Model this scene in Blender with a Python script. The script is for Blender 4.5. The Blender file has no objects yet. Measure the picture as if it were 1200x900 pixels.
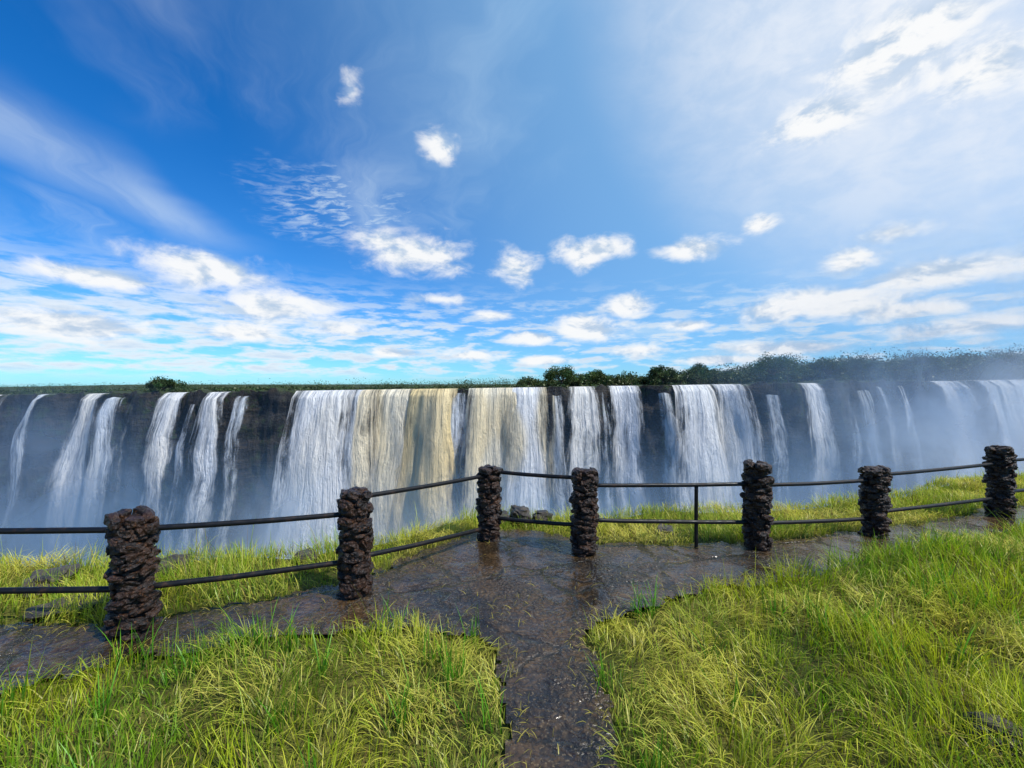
import bpy, bmesh, math, random
import numpy as np
from mathutils import Vector, noise as mn, Matrix
random.seed(7); rng=np.random.default_rng(7)
scene=bpy.context.scene
scene.view_settings.view_transform='Standard'; scene.view_settings.look='None'; scene.view_settings.exposure=0
R=math.radians
SUN_AZ,SUN_EL=118.0,52.0

# ---------------------------------------------------------------- helpers
def link(o):
    scene.collection.objects.link(o); return o
def mesh_np(name,verts,faces,mats,smooth=False,parent=None,matidx=None):
    me=bpy.data.meshes.new(name)
    verts=np.asarray(verts,dtype=np.float32); faces=np.asarray(faces,dtype=np.int32)
    me.vertices.add(len(verts)); me.vertices.foreach_set('co',verts.ravel())
    k=faces.shape[1]; n=len(faces)
    me.loops.add(n*k); me.loops.foreach_set('vertex_index',faces.ravel())
    me.polygons.add(n); me.polygons.foreach_set('loop_start',np.arange(n,dtype=np.int32)*k)
    try: me.polygons.foreach_set('loop_total',np.full(n,k,dtype=np.int32))
    except Exception: pass
    if matidx is not None: me.polygons.foreach_set('material_index',np.asarray(matidx,dtype=np.int32))
    me.update(calc_edges=True); me.validate()
    if smooth: me.polygons.foreach_set('use_smooth',np.ones(len(me.polygons),dtype=bool))
    for m in mats: me.materials.append(m)
    o=bpy.data.objects.new(name,me); link(o)
    if parent: o.parent=parent
    return o
def add_col(o,name,cols):
    a=o.data.attributes.new(name,'FLOAT_COLOR','POINT')
    c=np.ones((len(cols),4),dtype=np.float32); c[:,:3]=cols
    a.data.foreach_set('color',c.ravel())
def grid_faces(nr,nc):
    i=np.arange(nr-1)[:,None]*nc+np.arange(nc-1)[None,:]
    i=i.ravel()
    return np.stack([i,i+1,i+nc+1,i+nc],1)
def sm(a,b,x):
    t=np.clip((x-a)/(b-a),0,1); return t*t*(3-2*t)
def N3(x,y,z=0.0): return mn.noise(Vector((x,y,z)))
_tab=rng.random((256,256))
def vn(x,y):
    xi=np.floor(x).astype(int); yi=np.floor(y).astype(int); fx=x-xi; fy=y-yi
    fx=fx*fx*(3-2*fx); fy=fy*fy*(3-2*fy)
    g=lambda a,b:_tab[a%256,b%256]
    return (g(xi,yi)*(1-fx)+g(xi+1,yi)*fx)*(1-fy)+(g(xi,yi+1)*(1-fx)+g(xi+1,yi+1)*fx)*fy
def inpoly(px,py,poly):
    ins=np.zeros(px.shape,bool); n=len(poly)
    for i in range(n):
        x1,y1=poly[i]; x2,y2=poly[(i+1)%n]
        c=((y1>py)!=(y2>py)); 
        with np.errstate(divide='ignore',invalid='ignore'):
            xx=(x2-x1)*(py-y1)/((y2-y1) if y2!=y1 else 1e-9)+x1
        ins^=(c&(px<xx))
    return ins

class NT:
    def __init__(s,nt): s.t=nt; nt.nodes.clear()
    def n(s,typ,**kw):
        nd=s.t.nodes.new(typ)
        for k,v in kw.items(): setattr(nd,k,v)
        return nd
    def set(s,sock,v):
        if isinstance(v,bpy.types.NodeSocket): s.t.links.new(v,sock)
        elif v is not None: sock.default_value=v
    def m(s,op,a,b=None,c=None,clamp=False):
        nd=s.n('ShaderNodeMath',operation=op); nd.use_clamp=clamp
        s.set(nd.inputs[0],a); s.set(nd.inputs[1],b); s.set(nd.inputs[2],c); return nd.outputs[0]
    def v(s,op,a,b=None):
        nd=s.n('ShaderNodeVectorMath',operation=op); s.set(nd.inputs[0],a)
        if op=='SCALE': s.set(nd.inputs['Scale'],b)
        else: s.set(nd.inputs[1],b)
        return nd.outputs['Value'] if op in('LENGTH','DOT_PRODUCT') else nd.outputs[0]
    def comb(s,x,y,z=0.0):
        nd=s.n('ShaderNodeCombineXYZ'); s.set(nd.inputs[0],x); s.set(nd.inputs[1],y); s.set(nd.inputs[2],z); return nd.outputs[0]
    def sep(s,v):
        nd=s.n('ShaderNodeSeparateXYZ'); s.set(nd.inputs[0],v); return nd.outputs
    def noise(s,vec,scale,detail=4,rough=.5,dist=0.0):
        nd=s.n('ShaderNodeTexNoise'); s.set(nd.inputs['Vector'],vec); nd.inputs['Scale'].default_value=scale
        nd.inputs['Detail'].default_value=detail; nd.inputs['Roughness'].default_value=rough; nd.inputs['Distortion'].default_value=dist
        return nd.outputs[0]
    def ramp(s,f,a,b,c=0.0,d=1.0,smooth=True):
        nd=s.n('ShaderNodeMapRange'); nd.interpolation_type='SMOOTHSTEP' if smooth else 'LINEAR'
        s.set(nd.inputs[0],f); s.set(nd.inputs[1],a); s.set(nd.inputs[2],b); s.set(nd.inputs[3],c); s.set(nd.inputs[4],d); return nd.outputs[0]
    def mix(s,f,a,b,bt='MIX'):
        nd=s.n('ShaderNodeMixRGB',blend_type=bt); s.set(nd.inputs[0],f)
        s.set(nd.inputs[1],a if isinstance(a,bpy.types.NodeSocket) else (*a,1)); s.set(nd.inputs[2],b if isinstance(b,bpy.types.NodeSocket) else (*b,1)); return nd.outputs[0]
def newmat(name):
    m=bpy.data.materials.new(name); m.use_nodes=True; t=NT(m.node_tree)
    out=t.n('ShaderNodeOutputMaterial'); return m,t,out
def bump(t,h,strength,dist):
    b=t.n('ShaderNodeBump'); b.inputs['Strength'].default_value=strength; b.inputs['Distance'].default_value=dist
    t.set(b.inputs['Height'],h); return b.outputs[0]
def pbsdf(t,out,col,rough=.8,normal=None,spec=.5,metal=0):
    p=t.n('ShaderNodeBsdfPrincipled')
    t.set(p.inputs['Base Color'],col if isinstance(col,bpy.types.NodeSocket) else (*col,1)); t.set(p.inputs['Roughness'],rough)
    p.inputs['Metallic'].default_value=metal
    t.set(p.inputs['Specular IOR Level'],spec)
    if normal: t.set(p.inputs['Normal'],normal)
    t.t.links.new(p.outputs[0],out.inputs[0]); return p
def obj_co(t): return t.n('ShaderNodeTexCoord').outputs['Object']

# ---------------------------------------------------------------- materials
def mat_leaf(name,trans=.35,attr='col',gl=.02):
    m,t,out=newmat(name)
    a=t.n('ShaderNodeAttribute',attribute_name=attr).outputs['Color']
    d=t.n('ShaderNodeBsdfDiffuse'); t.set(d.inputs[0],a)
    tr=t.n('ShaderNodeBsdfTranslucent'); t.set(tr.inputs[0],a)
    g=t.n('ShaderNodeBsdfGlossy'); g.inputs['Roughness'].default_value=.4; g.inputs[0].default_value=(.9,.95,.8,1)
    x=t.n('ShaderNodeMixShader'); x.inputs[0].default_value=trans
    t.t.links.new(d.outputs[0],x.inputs[1]); t.t.links.new(tr.outputs[0],x.inputs[2])
    y=t.n('ShaderNodeMixShader'); y.inputs[0].default_value=gl
    t.t.links.new(x.outputs[0],y.inputs[1]); t.t.links.new(g.outputs[0],y.inputs[2])
    t.t.links.new(y.outputs[0],out.inputs[0]); return m
M_grass=mat_leaf('grass_blades',.45)
M_leaf=mat_leaf('tree_leaves',.3)

M_ground,t,out=newmat('soil_and_thatch'); co=obj_co(t)
n1=t.noise(co,1.3,5,.6); n2=t.noise(co,28,5,.7)
c=t.mix(t.ramp(n1,.4,.62),(.06,.08,.012),(.17,.17,.03)); c=t.mix(t.ramp(n2,.42,.7),c,(.055,.04,.012))
pbsdf(t,out,c,.85,bump(t,n2,.8,.04),.2)

M_path,t,out=newmat('wet_stone_path'); co=obj_co(t)
v2=t.n('ShaderNodeTexVoronoi'); v2.inputs['Scale'].default_value=30; t.set(v2.inputs['Vector'],t.v('ADD',co,t.v('SCALE',t.comb(t.noise(co,9,3,.6),t.noise(t.v('ADD',co,(5,3,1)),9,3,.6)),.12)))
big=t.noise(co,.9,5,.6); mid=t.noise(co,5,6,.68); fine=t.noise(co,60,3,.7)
c=t.mix(t.ramp(big,.38,.60),(.020,.014,.009),(.075,.043,.019))
c=t.mix(t.m('MULTIPLY',t.ramp(mid,.48,.68),.7),c,(.12,.072,.030))
c=t.mix(t.ramp(v2.outputs['Distance'],.3,.75,0,.65),c,(.010,.008,.005))
c=t.mix(t.m('MULTIPLY',t.ramp(fine,.56,.70),.6),c,(.22,.16,.085))
# flagstone joints
vj=t.n('ShaderNodeTexVoronoi',feature='DISTANCE_TO_EDGE'); vj.inputs['Scale'].default_value=1.15
t.set(vj.inputs['Vector'],t.v('ADD',co,t.v('SCALE',t.comb(mid,big),.5)))
jn=t.ramp(vj.outputs['Distance'],.0,.028,1,0)
c=t.mix(t.m('MULTIPLY',jn,.7),c,(.008,.007,.005))
wet=t.ramp(t.noise(co,1.5,5,.62),.40,.54)
h=t.m('ADD',t.m('MULTIPLY',t.m('SUBTRACT',1.0,v2.outputs['Distance']),t.m('SUBTRACT',1.25,t.m('MULTIPLY',wet,1.05))),t.m('MULTIPLY',mid,t.m('SUBTRACT',1.7,t.m('MULTIPLY',wet,.8))))
h=t.m('ADD',h,t.m('MULTIPLY',fine,t.m('SUBTRACT',.6,t.m('MULTIPLY',wet,.46))))
h=t.m('SUBTRACT',h,t.m('MULTIPLY',jn,.8))
rough=t.ramp(wet,0,1,.28,.04)
pbsdf(t,out,c,rough,bump(t,h,.75,.016),.6)

def rockmat(name,ca,cb,cc,scale,bd,rough=.85):
    m,t,out=newmat(name); co=obj_co(t)
    a=t.noise(co,scale,4,.65); b=t.noise(co,scale*6,5,.7); v=t.n('ShaderNodeTexVoronoi'); v.inputs['Scale'].default_value=scale*4; t.set(v.inputs['Vector'],co)
    c=t.mix(t.ramp(a,.38,.62),ca,cb); c=t.mix(t.m('MULTIPLY',t.ramp(b,.54,.68),.8),c,cc)
    h=t.m('ADD',t.m('MULTIPLY',b,.8),t.m('MULTIPLY',v.outputs['Distance'],.7))
    pbsdf(t,out,c,rough,bump(t,h,.8,bd),.4); return m
M_post=rockmat('dark_basalt_masonry',(.007,.005,.005),(.032,.014,.007),(.15,.06,.02),9,.02,.42)
M_boulder=rockmat('boulder_rock',(.03,.026,.022),(.07,.055,.04),(.13,.11,.08),4,.04,.5)
M_bark=rockmat('bark',(.05,.035,.025),(.09,.07,.05),(.14,.12,.1),2,.05)
M_rail,t,out=newmat('black_painted_pipe'); co=obj_co(t)
n=t.noise(co,14,4,.6); pbsdf(t,out,t.mix(t.ramp(n,.55,.75),(.006,.006,.007),(.04,.02,.012)),t.ramp(n,.3,.7,.35,.6),bump(t,n,.3,.004),.3)

M_cliff,t,out=newmat('basalt_cliff'); co=obj_co(t); sx=t.sep(co)
vec=t.comb(t.m('MULTIPLY',sx[0],.35),t.m('MULTIPLY',sx[1],.35),t.m('MULTIPLY',sx[2],.09))
fl=t.noise(vec,1.0,7,.68,.5); vec2=t.comb(t.m('MULTIPLY',sx[0],.08),t.m('MULTIPLY',sx[1],.08),t.m('MULTIPLY',sx[2],.45))
st=t.noise(vec2,1.0,6,.6,.4); sp=t.noise(co,.5,7,.7)
c=t.mix(t.ramp(fl,.4,.6),(.007,.008,.010),(.040,.036,.032)); c=t.mix(t.ramp(st,.5,.65,0,.6),c,(.060,.044,.028))
c=t.mix(t.m('MULTIPLY',t.ramp(t.noise(co,.12,4,.6),.46,.60),t.ramp(sp,.48,.58)),c,(.030,.050,.015))
nz=t.sep(t.n('ShaderNodeNewGeometry').outputs['Normal'])[2]
c=t.mix(t.m('MULTIPLY',t.ramp(nz,.55,.85),t.ramp(sp,.36,.5,.3,1)),c,(.05,.07,.025))
pbsdf(t,out,c,.8,bump(t,t.m('ADD',fl,t.m('MULTIPLY',t.m('ADD',st,sp),.7)),1.0,2.2),.3)

M_river,t,out=newmat('gorge_river_water'); co=obj_co(t)
pbsdf(t,out,t.mix(t.ramp(t.noise(co,.05,6,.7),.45,.6),(.03,.05,.04),(.5,.52,.5)),.15,bump(t,t.noise(co,.4,5,.6),.6,.6))

M_water,t,out=newmat('falling_water')
uv=t.n('ShaderNodeTexCoord').outputs['UV']; s=t.sep(uv)
tint=t.n('ShaderNodeAttribute',attribute_name='wtint').outputs['Color']
par=t.sep(t.n('ShaderNodeAttribute',attribute_name='wpar').outputs['Vector'])
wn=t.noise(t.comb(t.m('MULTIPLY',par[1],.22),t.m('MULTIPLY',s[1],.05),par[2]),1,3,.6)
X=t.m('ADD',par[1],t.m('MULTIPLY',wn,2.0))
seed=par[2]
s1=t.noise(t.comb(t.m('MULTIPLY',X,.60),t.m('MULTIPLY',s[1],.028),seed),1,6,.62)
s2=t.noise(t.comb(t.m('MULTIPLY',X,2.6),t.m('MULTIPLY',s[1],.13),seed),1,5,.7)
s3=t.noise(t.comb(t.m('MULTIPLY',X,.60),t.m('MULTIPLY',s[1],.14),seed),1,7,.72,.35)
edge=t.m('SUBTRACT',1.0,t.m('ABSOLUTE',t.m('SUBTRACT',t.m('MULTIPLY',s[0],2.0),1.0)))
dn=t.m('ADD',t.m('MULTIPLY',t.m('SUBTRACT',s1,.5),3.4),t.m('MULTIPLY',t.m('SUBTRACT',s2,.5),1.8))
dn=t.m('ADD',dn,t.m('MULTIPLY',t.m('SUBTRACT',s3,.5),2.4))
den=t.m('ADD',dn,t.m('ADD',par[0],t.ramp(edge,0,.8,-1.3,.35)))
al=t.ramp(den,-.35,1.25,0,1)
al=t.m('MULTIPLY',al,t.ramp(s[1],50,98,1,.2),clamp=True)
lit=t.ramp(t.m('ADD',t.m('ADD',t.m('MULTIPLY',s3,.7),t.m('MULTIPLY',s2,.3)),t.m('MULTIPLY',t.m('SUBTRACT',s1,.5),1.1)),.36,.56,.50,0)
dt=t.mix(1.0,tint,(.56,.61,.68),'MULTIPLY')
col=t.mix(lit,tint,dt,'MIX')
bn=bump(t,t.m('ADD',t.m('ADD',s1,t.m('MULTIPLY',s2,.2)),t.m('MULTIPLY',s3,.55)),.9,3.5)
d=t.n('ShaderNodeBsdfDiffuse'); t.set(d.inputs[0],col); t.set(d.inputs['Normal'],bn)
tr=t.n('ShaderNodeBsdfTranslucent'); t.set(tr.inputs[0],col); t.set(tr.inputs['Normal'],bn)
x=t.n('ShaderNodeMixShader'); x.inputs[0].default_value=.12
t.t.links.new(d.outputs[0],x.inputs[1]); t.t.links.new(tr.outputs[0],x.inputs[2])
tp=t.n('ShaderNodeBsdfTransparent'); y=t.n('ShaderNodeMixShader'); t.set(y.inputs[0],al)
t.t.links.new(tp.outputs[0],y.inputs[1]); t.t.links.new(x.outputs[0],y.inputs[2]); t.t.links.new(y.outputs[0],out.inputs[0])

M_mist,t,out=newmat('drifting_spray'); co=obj_co(t)
dn=t.sep(t.n('ShaderNodeAttribute',attribute_name='dens').outputs['Vector'])
nn=t.noise(t.v('MULTIPLY',co,(.034,.03,.026)),1,5,.58,.7)
al=t.m('MULTIPLY',dn[0],t.ramp(nn,.28,.72,.30,1.5),clamp=True)
col=t.mix(dn[1],(.30,.50,.72),(.84,.91,.97))  # blue of shaded, sky-lit spray put into the colour; whiter where set
d=t.n('ShaderNodeBsdfDiffuse'); t.set(d.inputs[0],col)
tr=t.n('ShaderNodeBsdfTranslucent'); t.set(tr.inputs[0],col)
x=t.n('ShaderNodeMixShader'); x.inputs[0].default_value=.45
t.t.links.new(d.outputs[0],x.inputs[1]); t.t.links.new(tr.outputs[0],x.inputs[2])
tp=t.n('ShaderNodeBsdfTransparent'); y=t.n('ShaderNodeMixShader'); t.set(y.inputs[0],al)
t.t.links.new(tp.outputs[0],y.inputs[1]); t.t.links.new(x.outputs[0],y.inputs[2]); t.t.links.new(y.outputs[0],out.inputs[0])

# ---------------------------------------------------------------- near ground
EDGE=[(-400,30),(-60,11),(-12,4.9),(-5,4.35),(-2.9,4.4),(-1.6,5.0),(-.3,5.9),(.8,5.85),(2.9,6.1),(5,6.5),(7,7.2),(9,7.9),(14,8.6),(60,15),(400,40)]
ex=np.array([p[0] for p in EDGE],float); ey=np.array([p[1] for p in EDGE],float)
def edge_y(x): return np.interp(x,ex,ey)+(vn(x*1.3+50,x*0+3.3)-.5)*.45
PATH=[(0.0,-3),(0,2.03),(-.05,2.6),(-.12,2.98),(-.3,3.1),(-.655,3.14),(-1.74,3.05),(-2.75,2.76),(-3.3,2.5),(-5,2.1),(-8.5,1.8),(-8.5,3.0),(-5,3.15),(-2.9,3.28),(-2.1,3.62),(-1.5,3.95),(-.9,4.75),(-.35,5.35),(.3,5.3),(.85,4.85),(1.8,4.8),(2.85,4.9),(4.55,5.28),(6.85,5.95),(12,7.2),(12,6.3),(6.6,5.15),(5,4.6),(2.96,4.05),(1.78,3.72),(.95,3.38),(.62,3.2),(.55,3.0),(.59,2.6),(.57,2.03),(.57,-3)]
def warp(x,y):
    return x+(vn(x*5+9,y*5)-.5)*.16+(vn(x*14+9,y*14)-.5)*.07, y+(vn(x*5+77,y*5+31)-.5)*.16+(vn(x*14+7,y*14+3)-.5)*.07
def onpath(x,y):
    a,b=warp(x,y); return inpoly(a,b,PATH)
def gz(x,y):
    z=(vn(x*1.1,y*1.1)-.5)*.07+(vn(x*3+5,y*3)-.5)*.03-.02
    bank=sm(1.2,4.5,x)*sm(5.2,3.4,y-(x-1)*.16)*.18
    bank2=sm(6.0,7.0,x)*.05
    lf=sm(-1.2,-3,x)*sm(2.6,1.2,y)*.08
    return z+bank+bank2+lf
def path_z(x,y): return .012+(vn(x*2,y*2)-.5)*.014+sm(6.0,7.0,x)*.06
gx=np.concatenate([np.linspace(-400,-14,30)[:-1],np.arange(-14,14,.11),np.linspace(14,400,30)])
tv=np.concatenate([np.linspace(-60,-2,16)[:-1],np.arange(-2,6.0,.10)])
rows=[]
EY=edge_y(gx)
for tt in tv:
    yy=tt+(EY-6.0)*max(0,(tt+2)/8.0)
    zz=gz(gx,yy)
    pz=onpath(gx,yy); zz=np.where(pz,np.minimum(zz,-.03),zz)
    far=sm(10,40,np.abs(gx)); zz=zz*(1-far)
    rows.append(np.stack([gx,yy,zz],1))
for k,(dy,dz) in enumerate([(.10,-.06),(.3,-.35),(.5,-1.1),(.9,-3),(1.6,-7),(2.6,-15),(5,-30),(9,-50),(14,-75),(20,-98),(26,-101)]):
    j=(vn(gx*1.7+k*9,gx*0+k*3.1)-.5)*min(2.5,.25+k*.3)
    rows.append(np.stack([gx,EY+dy+j*.5,gz(gx,EY)*0+dz+0*j],1))
rows.append(np.stack([gx,np.full_like(gx,150.),np.full_like(gx,-104.)],1))
V=np.concatenate(rows); F=grid_faces(len(rows),len(gx))
ri=np.repeat(np.arange(len(rows)-1),len(gx)-1)
ground=mesh_np('ground',V,F,[M_ground,M_cliff],True,matidx=(ri>=len(tv)+1).astype(int))

cs=.035
px=np.arange(-8.4,12,cs); py=np.arange(-1.5,7.4,cs)
GX,GY=np.meshgrid(px,py)
cx=GX[:-1,:-1]+cs/2; cy=GY[:-1,:-1]+cs/2
ok=onpath(cx.ravel(),cy.ravel())
F=grid_faces(len(py),len(px))[ok]
Z=path_z(GX,GY)+(vn(GX*9,GY*9)-.5)*.012
V=np.stack([GX.ravel(),GY.ravel(),Z.ravel()],1)
used=np.unique(F); remap=-np.ones(len(V),int); remap[used]=np.arange(len(used))
path=mesh_np('path',V[used],remap[F],[M_path],True)

# ---------------------------------------------------------------- grass
def blades(name,X,Y,Z,L,W,lean,head,cols,mat,curl=1.0):
    n=len(X); ts=np.array([0,.35,.7,1.0]); 
    dirx,diry=np.cos(head),np.sin(head)
    V=np.zeros((n,7,3),np.float32); 
    tw=rng.uniform(-.8,.8,n)
    wx=np.cos(head+math.pi/2+tw); wy=np.sin(head+math.pi/2+tw)
    hx=np.zeros(n); hz=np.zeros(n); prev=0
    for k,tt in enumerate(ts):
        if k>0:
            a=lean*(.45+.55*curl*(prev+tt)/2*1.5)
            a=np.clip(a,0,1.62)
            hx=hx+np.sin(a)*L*(tt-prev); hz=hz+np.cos(a)*L*(tt-prev); 
        prev=tt
        w=W*(1,.85,.55,0)[k]/2
        bx=X+dirx*hx; by=Y+diry*hx; bz=Z+hz
        if k<3:
            V[:,2*k]=np.stack([bx-wx*w,by-wy*w,bz],1); V[:,2*k+1]=np.stack([bx+wx*w,by+wy*w,bz],1)
        else: V[:,6]=np.stack([bx,by,bz],1)
    b=(np.arange(n)*7)[:,None]
    q=np.array([[0,1,3],[0,3,2],[2,3,5],[2,5,4],[4,5,6]])
    F=(b[:,:,None]+q[None]).reshape(-1,3)
    o=mesh_np(name,V.reshape(-1,3),F,[mat],True)
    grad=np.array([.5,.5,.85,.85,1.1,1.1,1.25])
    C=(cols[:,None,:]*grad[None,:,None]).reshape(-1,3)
    add_col(o,'col',C); return o
NB=400000
X=rng.uniform(-9,12,NB); Y=rng.uniform(.6,8.2,NB)
clump=vn(X*4+3,Y*4+8)*.5+vn(X*11+3,Y*11+8)*.5; keep=(~onpath(X,Y))&(Y<edge_y(X)+.12)&(rng.random(NB)<.2+1.3*clump)
keep&=(np.abs(X)<Y*1.35+1.6)
X,Y=X[keep],Y[keep]; n=len(X)
fencey=np.interp(X,[-5,-2.88,-1.41,-.28,.82,2.84,4.54,6.85,9],[3.1,3.12,3.69,5.01,4.61,4.75,5.12,5.75,6.3])
out_f=Y>fencey
dry=vn(X*1.5+20,Y*1.5+4)*.55+vn(X*5,Y*5+60)*.45
cut=np.maximum(np.exp(-((X+.45)**2/.35+(Y-2.6)**2/.4)),np.exp(-((X-1.05)**2/.35+(Y-2.7)**2/.6)))
cut=np.maximum(cut,.8*sm(.60,.80,vn(X*1.2+90,Y*1.2+40)))
u=rng.random(n)
flat=u<(.22+.6*cut)
L=(.06+.13*rng.random(n))*(0.6+1.0*vn(X*2+7,Y*2+9))*(.7+.6*vn(X*9,Y*9+4))
L*=1+.5*sm(1.2,3.5,X)*(~out_f)+.35*out_f*sm(-1,-3,X)
tall=(rng.random(n)<.04)&~flat; L=np.where(tall,L*1.9,L)
lean=np.where(flat,rng.uniform(1.1,1.6,n),rng.uniform(.1,.95,n))
head=vn(X*2.5,Y*2.5)*9+rng.normal(0,.9,n); head=np.where(flat,vn(X*3,Y*3)*12+rng.normal(0,.8,n),head)
W=rng.uniform(.003,.0062,n)*(1+.15*Y/3)
g1=np.array([.17,.34,.010]); g2=np.array([.50,.56,.018]); st_=np.array([.82,.70,.14])
k=np.clip((dry-.5)*2.2+.45+rng.normal(0,.22,n),0,1)[:,None]
C=g1*(1-k)+g2*k
sk=np.clip(flat*.45+cut*.32+out_f*(.10+.35*rng.random(n))+rng.normal(0,.20,n)-.10,0,1)[:,None]
C=C*(1-sk)+st_*sk; C*=rng.uniform(.6,1.3,n)[:,None]
brown=(rng.random(n)<.05)[:,None]; C=np.where(brown,np.array([.24,.15,.05]),C)
Zg=np.where(flat,gz(X,Y)+rng.uniform(.0,.06,n),gz(X,Y)-.01)
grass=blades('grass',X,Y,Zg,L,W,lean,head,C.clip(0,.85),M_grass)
print('blades',n)
nt=90; TX=rng.uniform(-3.5,5.5,nt); TY=rng.uniform(1.5,3.6,nt); k=~onpath(TX,TY); TX,TY=TX[k],TY[k]
bx=np.repeat(TX,14)+rng.normal(0,.04,len(TX)*14); by=np.repeat(TY,14)+rng.normal(0,.04,len(TX)*14); n=len(bx)
C=np.array([.11,.32,.015])*(rng.uniform(.6,1.4,n)[:,None])
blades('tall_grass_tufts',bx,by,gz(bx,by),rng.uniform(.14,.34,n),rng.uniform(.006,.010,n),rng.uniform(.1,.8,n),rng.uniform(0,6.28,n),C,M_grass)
n=22000; bx=rng.uniform(-4,8,n); by=rng.uniform(1.6,6,n)
dens=.10+.9*sm(.6,.8,vn(bx*2.3+5,by*2.3)); near=~onpath(bx+.15,by)|~onpath(bx-.15,by)|~onpath(bx,by+.15)|~onpath(bx,by-.15)
k=onpath(bx,by)&((rng.random(n)<dens*.5)|near); bx,by=bx[k],by[k]; n=len(bx)
C=np.array([.58,.50,.09])*(rng.uniform(.35,1.2,n)[:,None])
blades('grass_clippings',bx,by,path_z(bx,by)+.012+rng.uniform(0,.010,n),rng.uniform(.02,.10,n),rng.uniform(.003,.006,n),np.full(n,1.57),rng.uniform(0,6.28,n),C,M_grass)

# ---------------------------------------------------------------- boulders
def stone_mesh(bm,c,sz,rot,seed,sub=3,rough=.35):
    r=bmesh.ops.create_icosphere(bm,subdivisions=sub,radius=1.0)
    M=Matrix.Translation(c)@Matrix.Rotation(rot[0],4,'Z')@Matrix.Rotation(rot[1],4,'X')@Matrix.Diagonal((*sz,1))
    o=Vector((seed*3.7,seed*1.3,-seed*2.1))
    for v in r['verts']:
        p=v.co.copy()
        q=Vector([math.copysign(abs(a)**.62,a) for a in p])
        q*=1+rough*mn.noise(p*1.3+o)+rough*.45*mn.noise(p*3.1+o)
        v.co=M@q
def boulder(x,y,z,s,seed):
    bm=bmesh.new(); stone_mesh(bm,Vector((x,y,z)),s,(seed*1.7,.1),seed,4,.45)
    me=bpy.data.meshes.new('boulder'); bm.to_mesh(me); bm.free(); me.materials.append(M_boulder)
    o=bpy.data.objects.new('boulder',me); link(o)
    return o
for i,(x,y,z,s) in enumerate([(.12,5.72,.07,(.17,.12,.10)),(.42,5.7,.05,(.13,.1,.07)),(-.15,5.75,.02,(.12,.1,.06)),(-3.75,3.5,-.02,(.24,.14,.07)),(-4.4,3.9,.03,(.22,.16,.09)),
     (-3.5,4.15,.03,(.16,.12,.10)),(-2.2,4.4,.02,(.13,.1,.07)),(2.0,5.3,.0,(.14,.1,.05)),(2.5,2.1,.10,(.13,.09,.06))]):
    boulder(x,y,z,s,i+1)

# ---------------------------------------------------------------- stone-post fence
fence=bpy.data.objects.new('stone_post_fence',None); link(fence)
POSTS=[(-5.1,3.05,0,.9),(-2.88,3.12,0,.88),(-1.415,3.69,0,.94),(-.28,5.01,0,.885),(.816,4.61,0,.93),(2.84,4.75,0,.945),(4.54,5.12,0,.85),(6.85,5.75,.06,.96),(9.1,6.35,.1,.95)]
for pi,(x,y,z,h) in enumerate(POSTS):
    bm=bmesh.new(); rr=random.Random(pi*11+3)
    bmesh.ops.create_cone(bm,cap_ends=True,segments=14,radius1=.110,radius2=.10,depth=h+.06,matrix=Matrix.Translation((x,y,z+h/2-.08)))
    zc=z-.02; a0=0
    while zc<z+h-.03:
        hh=rr.uniform(.042,.085); k=rr.choice([5,5,6]); a0+=rr.uniform(.3,.9)
        for j in range(k):
            a=a0+j*2*math.pi/k+rr.uniform(-.2,.2); rad=.098+rr.uniform(-.022,.022)
            stone_mesh(bm,Vector((x+rad*math.cos(a),y+rad*math.sin(a),zc+hh/2+rr.uniform(-.018,.018))),
               (rr.uniform(.032,.054),rr.uniform(.048,.076),hh*rr.uniform(.46,.60)),(a,rr.uniform(-.35,.35)),rr.uniform(0,90),3,.4)
        zc+=hh*.92
    for j in range(5):
        a=rr.uniform(0,6.28); rad=rr.uniform(.0,.07)
        stone_mesh(bm,Vector((x+rad*math.cos(a),y+rad*math.sin(a),z+h-.03+rr.uniform(-.01,.02))),(.06,.05,.03),(a,rr.uniform(-.2,.2)),rr.uniform(0,90),3,.4)
    me=bpy.data.meshes.new('stone_post'); bm.to_mesh(me); bm.free(); me.materials.append(M_post)
    o=bpy.data.objects.new('stone_post',me); link(o); o.parent=fence
def pipe(a,b,r,name='rail'):
    a=Vector(a); b=Vector(b); d=b-a; nseg=10; bm=bmesh.new(); seg=12
    rings=[]; up=Vector((0,0,1)); s=d.cross(up); 
    if s.length<1e-4: s=Vector((1,0,0))
    s.normalize(); u=s.cross(d).normalized(); sd=random.random()*50
    for i in range(nseg+1):
        t_=i/nseg; c=a+d*t_+u*(-.008*math.sin(math.pi*t_)+.004*mn.noise(Vector((t_*4,sd,0))))
        rings.append([bm.verts.new(c+(s*math.cos(k*2*math.pi/seg)+u*math.sin(k*2*math.pi/seg))*r) for k in range(seg)])
    for i in range(nseg):
        for k in range(seg):
            f=bm.faces.new([rings[i][k],rings[i][(k+1)%seg],rings[i+1][(k+1)%seg],rings[i+1][k]]); f.smooth=True
    bm.faces.new(rings[0][::-1]); bm.faces.new(rings[-1])
    me=bpy.data.meshes.new(name); bm.normal_update(); bm.to_mesh(me); bm.free(); me.materials.append(M_rail)
    o=bpy.data.objects.new(name,me); link(o); o.parent=fence
H=[((.81,.79),(.36,.34)),((.795,.735),(.345,.31)),((.875,.79),(.33,.15)),((.835,.84),(.27,.31)),((.76,.745),(.37,.30)),((.725,.70),(.285,.225)),((.76,.79),(.30,.31)),((.82,.84),(.38,.38))]
for i,((t0,t1),(b0,b1)) in enumerate(H):
    p,q=POSTS[i],POSTS[i+1]
    pipe((p[0],p[1],t0),(q[0],q[1],t1),.023); pipe((p[0],p[1],b0),(q[0],q[1],b1),.023)
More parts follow.
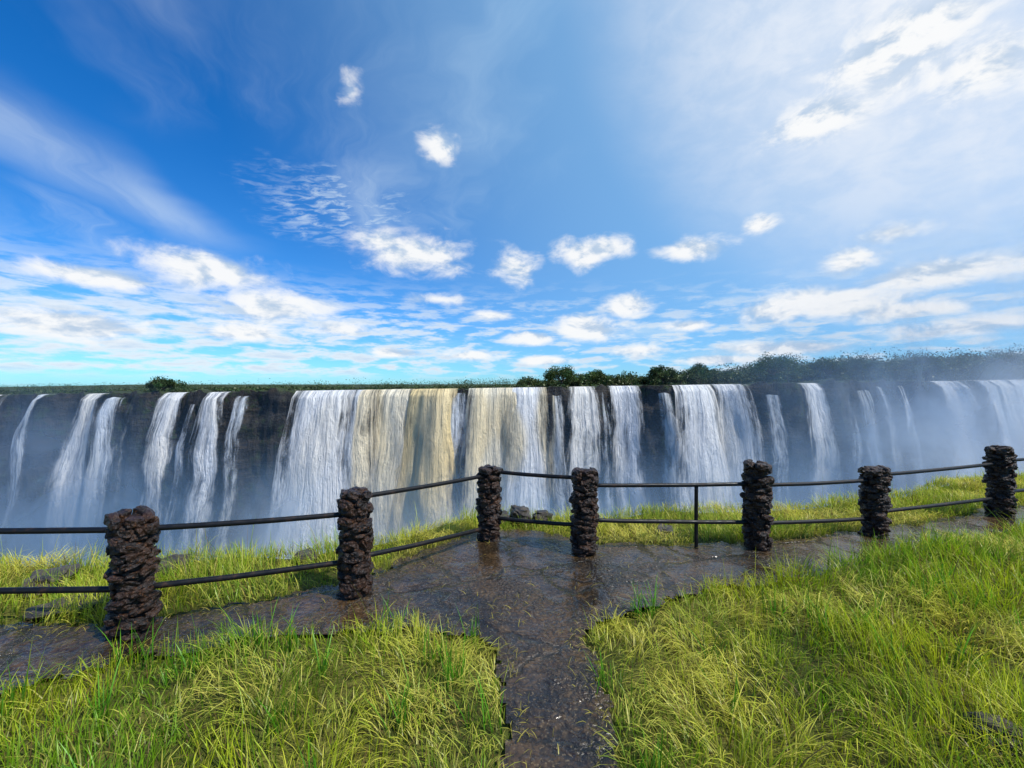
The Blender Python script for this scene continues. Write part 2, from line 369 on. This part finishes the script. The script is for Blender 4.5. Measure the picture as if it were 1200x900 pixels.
pipe((2.12,4.71,-.05),(2.12,4.71,.75),.021,'metal_upright')

# ---------------------------------------------------------------- far cliff
def rim_y(s): return 121+ .00035*s*s + 2.0*math.sin(s*.035+1)+6.5*N3(s*.045,1.5,7)+3.0*N3(s*.14,4.5,2)
def rim_z(s): return .9+s*.015
W_=(.96,.96,.94); T_=(.96,.76,.40); TW=(.96,.87,.66); B_=(.86,.91,.95)
FALLS=[(-154,-147,.5,B_,0),(-139,-129,.95,W_,0),(-127,-120,.65,B_,1),(-108,-99,.65,W_,0),(-96,-91.5,.25,B_,3),(-90,-82.5,.85,W_,0),(-80,-75.5,.5,B_,1),(-118,-112,-.1,B_,1),
 (-64,-47,1.6,W_,0),(-50,-37.5,.5,B_,0),(-41,-28,1.25,TW,0),(-32,-16,1.65,T_,0),(-20,-11,.35,B_,1),(-12.5,1.5,1.6,TW,0),(-2,10,1.5,W_,0),(10,15,.35,B_,2),(16,24.5,1.0,W_,0),(25,29,-.1,B_,1),
 (29,38,1.1,W_,0),(41,45.5,.45,B_,2),(46,61.5,1.35,W_,0),(59,70,1.1,W_,0),(73,77.5,.35,B_,3),(84.5,92.5,.85,W_,0),(93,99,-.1,B_,1),(100,105.5,.35,B_,2),(108,114,.0,B_,1),(117,122,.35,B_,1),(128,137,.75,W_,0),(138,145,.9,W_,0),(145,156,.95,W_,0),(157,167,.8,W_,0),
 (-175,-165,.5,W_,0),(-200,-185,.6,W_,0),(175,190,.7,W_,0),(195,215,.8,W_,0)]
def notch(s):
    v=0
    for a,b,d,_,dr in FALLS:
        if a-1.5<s<b+1.5 and dr==0:
            v=max(v,min(1,(s-a+1.5)/1.5,(b+1.5-s)/1.5))
    return v
SL=.17
def wall_disp(s,z):
    return 2.2*N3(s*.06,z*.02,3)+1.6*N3(s*.22,z*.05,9)+1.0*N3(s*.6,z*.2,1)+.6*abs(N3(s*1.3,z*.5,5))+1.1*N3(s*.05,z*.25,40)
ss=np.concatenate([np.linspace(-600,-220,60)[:-1],np.arange(-220,220,.75),np.linspace(220,600,60)])
zt=np.concatenate([np.array([0,.25,.6,1.0,1.6,2.3]),np.linspace(3,60,62),np.linspace(62,103,22)])
rows=[]
rough=np.array([max(0,N3(s*.25,7,2))*2.2+.5*N3(s*.9,3,8)+.35*N3(s*2.7,1,1) for s in ss])
nt_=np.array([notch(s) for s in ss]); RZ=np.array([rim_z(s) for s in ss])+rough*(1-.75*nt_)-nt_*.7; RY=np.array([rim_y(s) for s in ss])
def hill(s,dy): return sm(35,260,s)*8.0*sm(8,90,dy)
for dy in [6000,3000,1200,600,300,200,140,90,60,40,25,15,9,5,2.5,1.0]:
    f=math.exp(-dy/12.)
    nz_=np.array([N3(s*.08,dy*.08,5)*.5 for s in ss])*(dy<250)
    rows.append(np.stack([ss*(1+max(0,dy-100)/700),RY+dy,(RZ*f+(np.array([rim_z(np.clip(s,-300,300)) for s in ss])-.3)*(1-f))+nz_*(1-nt_*f)+hill(ss,np.full_like(ss,dy))],1))
for k,d in enumerate(zt):
    z=RZ-d
    disp=np.array([wall_disp(s,zz) for s,zz in zip(ss,z)])*min(1,.25+d/4)
    rows.append(np.stack([ss,RY-SL*d*1.0-disp-(.25 if k else 0)*min(d,1),z],1))
V=np.concatenate(rows); F=grid_faces(len(rows),len(ss))
mesh_np('far_cliff',V,F[:,::-1],[M_cliff],False)
mesh_np('gorge_river',[(-600,45,-100),(600,45,-100),(600,106,-100),(-600,106,-100)],[(0,1,2,3)],[M_river])

# ---------------------------------------------------------------- waterfalls
for fi,(a,b,den,tint,drop) in enumerate(FALLS):
    w=b-a; nu=max(8,int(w/.55)); 
    vs=np.concatenate([[-5,-2.5,-1.0,-.3] if drop==0 else [0],np.linspace(0.01,3,7),np.linspace(4,97-drop,75)])
    pts=[];uvs=[];pars=[];tc=[]
    cen=(a+b)/2; big=w>10.5; fr=random.Random(fi*5+1); fw=fr.uniform(.5,1.5)
    for vd in vs:
        dd=max(0,vd)
        flare=1+(.008*dd if big else .013*dd*fw)+(.08 if big else .25*fw)*min(1,dd/18)
        wob=(.8 if big else 1.6)*N3(fi*3.3,dd*.05,2)+(0 if big else .5*N3(fi*7.3,dd*.2,2))
        for j in range(nu+1):
            uu=j/nu; lat=(uu-.5)*w
            s=cen+lat*flare+wob*min(1,dd/12)
            s0=cen+lat
            zt_=rim_z(s0)-.4-drop+(.5*N3(s0*.5,2.2,9) if vd>=0 else .3)
            if vd<0: y=rim_y(s0)-vd*1.2; z=zt_+.02
            else:
                prof=1.3+1.8*(1-math.exp(-dd/5.))+SL*(dd+drop)+1.3*N3(s0*.16,dd*.05,3)+.7*N3(s0*.5,dd*.08,fi)
                y=rim_y(s0)-prof*min(1,(dd+.15+drop)/1.6)-.2
                z=zt_-dd
                y+= -0.8*math.sin(math.pi*uu)-.15*(fi%2)
            pts.append((s,y,z)); uvs.append((uu,max(0,vd)))
            dloc=den+(0.25*math.exp(-dd/3) if drop==0 else -.3*math.exp(-dd/2))-(0 if big else .010*dd)+.5*N3(fi*2.2,dd*.09,5)
            pars.append((dloc,lat*1.0+N3(lat*.3,dd*.02,fi)*.6+fi*20,fi*1.37))
            kk=float(sm(.05,.35,np.array(N3(s0*.13,dd*.04,11)+.12)))*(.8 if -45<s0<12 else .2)
            tc.append(tuple(tint[q]*(1-kk)+(.93,.77,.47)[q]*kk for q in range(3)))
    F=grid_faces(len(vs),nu+1)[:,::-1]
    o=mesh_np('waterfall',pts,F,[M_water],True)
    uvl=o.data.uv_layers.new(name='UVMap'); li=np.zeros(len(o.data.loops),dtype=np.int32); o.data.loops.foreach_get('vertex_index',li)
    uvl.data.foreach_set('uv',np.array(uvs,dtype=np.float32)[li].ravel())
    add_col(o,'wtint',np.array(tc))
    at=o.data.attributes.new('wpar','FLOAT_VECTOR','POINT'); at.data.foreach_set('vector',np.array(pars,dtype=np.float32).ravel())

# ---------------------------------------------------------------- gorge spray
root=bpy.data.objects.new('spray_mist',None); link(root)
for vi,off in enumerate([10,22,38]):
    S=np.arange(-330,331,5.); Zv=np.arange(62,-97,-4.)
    SS,ZZ=np.meshgrid(S,Zv)
    yy=(121+.00035*S*S)[None,:]-off+SL*ZZ*(.9-.25*vi)+3*(vn(SS*.03+vi*9,ZZ*.03)-.5)*(1+vi)
    jit=(vn(SS*.03+vi*17,ZZ*0+vi*5.5)-.5)*22
    a=.04+.66*sm(-8,-44,ZZ+jit*.7)
    a=np.where(ZZ<-2,a,a*sm(1,-4,ZZ))
    right=sm(35,120,SS)*sm(26,-12,ZZ+jit)*.66
    rr2=sm(70,150,SS)*sm(60,2,ZZ+jit)*.46
    left=sm(-70,-150,SS)*sm(6,-24,ZZ+jit*.5)*.50
    base=(np.exp(-((SS+54)/15)**2)+np.exp(-((SS+3)/16)**2)*.9+np.exp(-((SS-57)/18)**2)*.8+np.exp(-((SS+26)/11)**2)*.6+np.exp(-((SS-26)/10)**2)*.35)*sm(-16,-48,ZZ+jit*.4)*.50
    al=np.clip(1-(1-a*.9)*(1-right)*(1-left)*(1-base)*(1-rr2),0,.97)
    al=1-(1-al)**(.48); al*=sm(330,270,np.abs(SS))*sm(62,40,ZZ)
    white=np.clip(base*1.9+right*.55+left*.5+rr2*1.2,0,1)
    o=mesh_np('veil',np.stack([SS.ravel(),yy.ravel(),ZZ.ravel()],1),grid_faces(len(Zv),len(S)),[M_mist],True,parent=root)
    at=o.data.attributes.new('dens','FLOAT_VECTOR','POINT'); at.data.foreach_set('vector',np.stack([al.ravel(),white.ravel(),al.ravel()*0],1).astype(np.float32).ravel())

# ---------------------------------------------------------------- trees
def leaf_cloud(centers,radii,per,size,basecol):
    Vs=[];Fs=[];Cs=[];n0=0
    for c,r in zip(centers,radii):
        k=per; d=rng.normal(size=(k,3)); d/=np.linalg.norm(d,axis=1)[:,None]
        p=np.array(c)+d*np.array(r)*(rng.random(k)**.4)[:,None]
        a=rng.normal(size=(k,3)); a/=np.linalg.norm(a,axis=1)[:,None]; b=np.cross(a,rng.normal(size=(k,3))); b/=np.linalg.norm(b,axis=1)[:,None]
        sz=(size*rng.uniform(.5,1.3,k))[:,None]
        Vs.append(np.stack([p-a*sz,p-b*sz*.6,p+a*sz,p+b*sz*.6],1).reshape(-1,3))
        Fs.append(n0+np.arange(k*4).reshape(k,4)); n0+=k*4
        Cs.append(np.repeat(np.array(basecol)*rng.uniform(.55,1.8)*rng.uniform(.7,1.3,k)[:,None]*np.array([1+rng.uniform(-.1,.5),1,1]),4,axis=0))
    return np.concatenate(Vs),np.concatenate(Fs),np.concatenate(Cs)
def limb(V,F,a,b,r0,r1,seg=7):
    a=np.array(a,float); b=np.array(b,float); d=b-a; up=np.array([0,0,1.]) if abs(d[2])<.9*np.linalg.norm(d) else np.array([1.,0,0])
    s=np.cross(d,up); s/=np.linalg.norm(s); u=np.cross(s,d); u/=np.linalg.norm(u); base=len(V); nn=4
    for i in range(nn+1):
        t_=i/nn; c=a+d*t_+s*.05*np.linalg.norm(d)*math.sin(t_*5+a[0]); r=r0+(r1-r0)*t_
        for k in range(seg): V.append(c+(s*math.cos(k*6.2832/seg)+u*math.sin(k*6.2832/seg))*r)
    for i in range(nn):
        for k in range(seg): F.append((base+i*seg+k,base+i*seg+(k+1)%seg,base+(i+1)*seg+(k+1)%seg,base+(i+1)*seg+k))
def plateau_z(s,dy):
    f=math.exp(-dy/12.); return rim_z(s)-.3*(1-f)+float(hill(np.array(s),np.array(dy)))-.1
def make_tree(name,s,dy,h,cr):
    root=bpy.data.objects.new(name,None); link(root); z0=plateau_z(s,dy); y0=rim_y(s)+dy; root.location=(s,y0,z0)
    V=[];F=[]; top=np.array([random.uniform(-.3,.3),0,h*.35]); limb(V,F,(0,0,-.6),top,h*.045,h*.03)
    cen=[];rad=[]
    for i in range(13):
        a=i*2.4+random.random(); rr=cr*random.uniform(.15,.75); tip=np.array([math.cos(a)*rr,math.sin(a)*rr,h*(.84-.38*(rr/cr)**2)*random.uniform(.75,1.1)])
        limb(V,F,top*random.uniform(.6,1),tip,h*.02,h*.006); cen.append(tip); q=cr*random.uniform(.22,.38); rad.append((q,q,q*.75))
        t2=tip*np.array([1.25,1.25,.85]); limb(V,F,tip*.9,t2,h*.009,h*.004); cen.append(t2); rad.append((q*.7,q*.7,q*.55))
    mesh_np('trunk',V,F,[M_bark],True,parent=root)
    v,f,c=leaf_cloud(cen,rad,230,.22,(.032,.066,.018)); o=mesh_np('crown',v,f,[M_leaf],parent=root); add_col(o,'col',c)
for (s,dy,h,cr) in [(15,7,6.2,6.6),(-112,5,4.6,6.6),(82,10,10,8),(28,14,5.2,5.5),(47,10,6.4,5.5),(64,14,7.2,6),(104,12,8.6,7),(121,14,9,7.5),(137,12,8.4,6.5),(155,14,9,7),(172,12,9,7)]:
    make_tree('tree',s,dy,h,cr)
cen=[];rad=[];TV=[];TF=[]
for i in range(1400):
    s=rng.uniform(4,320)
    dy=rng.uniform(5,80)
    g=float(sm(0,170,np.array(s))); h=(3.0+ 5.6*g)*rng.uniform(.4,1.15)*(.65+.8*float(vn(np.array(s*.09),np.array(2.0))))
    z=plateau_z(s,dy); y=rim_y(s)+dy
    limb(TV,TF,(s,y,z-.5),(s,y,z+h*.6),.15,.08,5)
    for k in range(3):
        q=h*rng.uniform(.28,.45); cen.append((s+rng.normal(0,h*.25),y+rng.normal(0,h*.2),z+h*rng.uniform(.25,.75))); rad.append((q*1.3,q,q*.8))
for i in range(1700):
    s=rng.uniform(-260,60); dy=rng.uniform(1.5,60); z=plateau_z(s,dy); q=rng.uniform(.3,1.0)*(1+.6*(s<-66))
    if notch(s)>0 and dy<5: continue
    if -66<s<10 and rng.random()<.4: continue
    cen.append((s,rim_y(s)+dy,z+q*.4)); rad.append((q*2.4,q*1.5,q*.8))
for i in range(600):
    s=rng.uniform(-600,60); dy=rng.uniform(120,380); z=rim_z(max(-300,s))-.3; q=rng.uniform(1.6,4.2)
    cen.append((s,121+dy,z+q*.8)); rad.append((q*2.0,q*1.5,q))
v,f,c=leaf_cloud(cen,rad,52,.36,(.036,.066,.022))
root=bpy.data.objects.new('treeline',None); link(root)
o=mesh_np('foliage',v,f,[M_leaf],parent=root); add_col(o,'col',c); mesh_np('trunks',TV,TF,[M_bark],parent=root)

# ---------------------------------------------------------------- sun + sky
az,el=R(SUN_AZ),R(SUN_EL)
sd=Vector((math.cos(el)*math.sin(az),math.cos(el)*math.cos(az),math.sin(el)))
L_=bpy.data.lights.new('sun','SUN'); L_.energy=5.0; L_.angle=R(.5); L_.color=(1,.96,.88)
lo=bpy.data.objects.new('sun',L_); link(lo); lo.rotation_euler=(-sd).to_track_quat('-Z','Y').to_euler()

w=bpy.data.worlds.new('World'); scene.world=w; w.use_nodes=True; t=NT(w.node_tree)
try:
    w.cycles.sampling_method='MANUAL'; w.cycles.sample_map_resolution=256
except Exception as e: print(e)
out=t.n('ShaderNodeOutputWorld'); bg=t.n('ShaderNodeBackground'); bg.inputs['Strength'].default_value=.1
sky=t.n('ShaderNodeTexSky',sky_type='NISHITA'); sky.sun_disc=False; sky.sun_elevation=el; sky.sun_rotation=az; sky.altitude=900; sky.air_density=1.0; sky.dust_density=.3; sky.ozone_density=2.0
d=t.v('NORMALIZE',t.n('ShaderNodeTexCoord').outputs['Generated']); s=t.sep(d)
azd=t.m('MULTIPLY',t.m('ARCTAN2',s[0],s[1]),57.2958); eld=t.m('MULTIPLY',t.m('ARCSINE',s[2]),57.2958)
airtint=t.mix(t.ramp(eld,0,32),(.46,1.05,1.62),(.10,.92,1.75))
skyc=t.mix(1.0,sky.outputs[0],airtint,'MULTIPLY')
ae=t.comb(azd,eld)
CL=[(-13.0,17.2,8.4,3.0,0),(-17.5,18.4,5,2.0,0),(.6,16.0,3.6,2.7,.0),(9.6,17.4,4,2.2,0),(13,17.9,4,1.6,0),(24,16.8,5.6,1.5,.03),(33,8.8,6.2,2.2,0),(38.5,8.4,7.0,1.9,0),(44,7.4,6,1.2,.05),(46.7,10.6,6.0,1.7,0),(39.8,13.0,3.0,1.7,.0),(43,15.2,3.4,1.3,.0),(10.6,7.5,6.0,2.2,0),(15.2,10.4,3.4,1.8,0),
 (-10.4,29.7,3.4,2.4,.16),(-21.6,34,2.4,3.8,.42),(31.4,18.4,2.4,1.3,.05),(-36.6,12.6,7.5,2.8,.12),(-30.5,9.2,7.4,2.2,.0),(-47.8,5.8,8,1.8,.0),(-33,6,5,1.3,.0),(31,4.3,5,1.1,0),(36,4.2,5,.9,0),(48,5.3,7,1.2,0),(-22,7,5.2,1.3,.0),(3,6.3,4.2,1.2,.0),(-6,4.0,5,1.0,0),(17,4.4,5,1.0,0),(23,7.5,3.2,.9,.0),
 (-10,11.5,5,1.2,.12),(-45,10.5,6,1.3,.1),(-3,9.5,3,.8,.1),(5,3.2,5,.7,0),(-16,4.2,5,.8,0),(27,3.0,5,.7,0),(36,27.5,5.5,2.3,.05),(43,31,8,3.6,.12),(49,27,6,3,.2),(48,38,9,5,.2)]
q=None
for (a,e,ww,hh,th) in CL:
    L1=t.v('LENGTH',t.v('MULTIPLY',t.v('SUBTRACT',ae,(a,e,0)),(1/ww,1/hh,0)))
    if th: L1=t.m('ADD',L1,th)
    q=L1 if q is None else t.m('MINIMUM',q,L1)
nv=t.comb(t.m('MULTIPLY',azd,.20),t.m('MULTIPLY',eld,.36),1.7)
n1=t.noise(nv,1.0,7,.58,.3)
dens=t.m('SUBTRACT',1.10,t.m('ADD',t.m('MULTIPLY',q,.92),t.m('MULTIPLY',t.m('SUBTRACT',.5,n1),1.9)))
cum=t.m('MULTIPLY',t.ramp(dens,.0,.85),.97)
nsh=t.noise(t.v('ADD',nv,(-.14,-.36,0)),1.0,7,.58,.3)
shade=t.ramp(t.m('SUBTRACT',n1,nsh),-.14,.07)
ccol=t.mix(shade,(5.0,6.3,8.0),(9.6,9.7,9.8))
hv=t.comb(t.m('MULTIPLY',azd,.22),t.m('MULTIPLY',eld,.95),9.0)
hn=t.noise(hv,1.0,7,.58,.2)
leftw=t.ramp(azd,5,-30,0,.07)
hmask=t.m('MULTIPLY',t.ramp(t.m('ADD',hn,leftw),.46,.66),t.m('MULTIPLY',t.ramp(eld,.2,2.0),t.ramp(eld,15,6,0,.92)))
hcol=t.mix(t.ramp(hn,.5,.75),(8.4,9.1,9.6),(5.8,7.1,8.8))
zz=t.m('ADD',t.m('MAXIMUM',s[2],0.0),.10)
PX=t.m('DIVIDE',s[0],zz); PY=t.m('DIVIDE',s[1],zz)
wob=t.noise(t.comb(PX,PY,2.2),.8,4,.6)
c1=t.noise(t.comb(t.m('ADD',t.m('MULTIPLY',PX,1.0),t.m('ADD',t.m('MULTIPLY',PY,.35),t.m('MULTIPLY',wob,1.2))),t.m('MULTIPLY',PY,.42),3.0),1.0,7,.60,.5)
c2=t.noise(t.comb(t.m('MULTIPLY',PX,.5),t.m('MULTIPLY',PY,.5),6.0),1.0,3,.5)
cir=t.m('MULTIPLY',t.ramp(c1,.46,.80),t.ramp(c2,.40,.62))
cir=t.m('MULTIPLY',cir,t.m('MULTIPLY',t.ramp(eld,1,8,.3,1.0),t.ramp(eld,22,38,1.0,.45)))
sb=t.m('ABSOLUTE',t.m('ADD',t.m('ADD',PX,1.55),t.m('MULTIPLY',t.m('SUBTRACT',wob,.5),.6)))
band=t.m('MULTIPLY',t.ramp(sb,.30,0),t.m('MULTIPLY',t.ramp(PY,.6,1.1),t.ramp(PY,2.4,1.7)))
band=t.m('MULTIPLY',band,t.ramp(c1,.3,.65,.1,.5))
rq=t.v('LENGTH',t.v('MULTIPLY',t.v('SUBTRACT',ae,(-22.5,21.8,0)),(1/12.,1/5.2,0)))
rn=t.noise(t.comb(t.m('ADD',t.m('MULTIPLY',azd,.35),t.m('MULTIPLY',eld,.5)),t.m('SUBTRACT',t.m('MULTIPLY',eld,1.7),t.m('MULTIPLY',azd,.35)),0.0),1.0,5,.62,.6)
rip=t.m('MULTIPLY',t.m('MULTIPLY',t.ramp(t.m('ADD',rq,t.m('MULTIPLY',t.m('SUBTRACT',n1,.5),1.5)),1.1,.2),t.ramp(rn,.40,.70)),.6)
thin=t.m('MAXIMUM',t.m('MAXIMUM',cir,band),rip)
g=Vector((math.sin(R(54))*math.cos(R(38)),math.cos(R(54))*math.cos(R(38)),math.sin(R(38))))
gd=t.v('DOT_PRODUCT',d,tuple(g)); glow=t.m('MULTIPLY',t.ramp(gd,.80,1.0),t.ramp(n1,.3,.7,.65,.95))
glow2=t.ramp(gd,.25,.98,0,.60)
c=t.mix(thin,skyc,(7.2,8.5,9.6))
c=t.mix(glow2,c,(3.4,6.4,9.4)); c=t.mix(glow,c,(8.4,8.9,9.7))
c=t.mix(hmask,c,hcol); c=t.mix(cum,c,ccol)
t.t.links.new(c,bg.inputs[0]); t.t.links.new(bg.outputs[0],out.inputs[0])

# ---------------------------------------------------------------- camera
cam=bpy.data.cameras.new('camera'); cam.lens=14.4; cam.sensor_width=36; cam.clip_start=.05; cam.clip_end=20000
co_=bpy.data.objects.new('camera',cam); link(co_); co_.location=(0,0,1.9); co_.rotation_euler=(R(90),0,0); scene.camera=co_
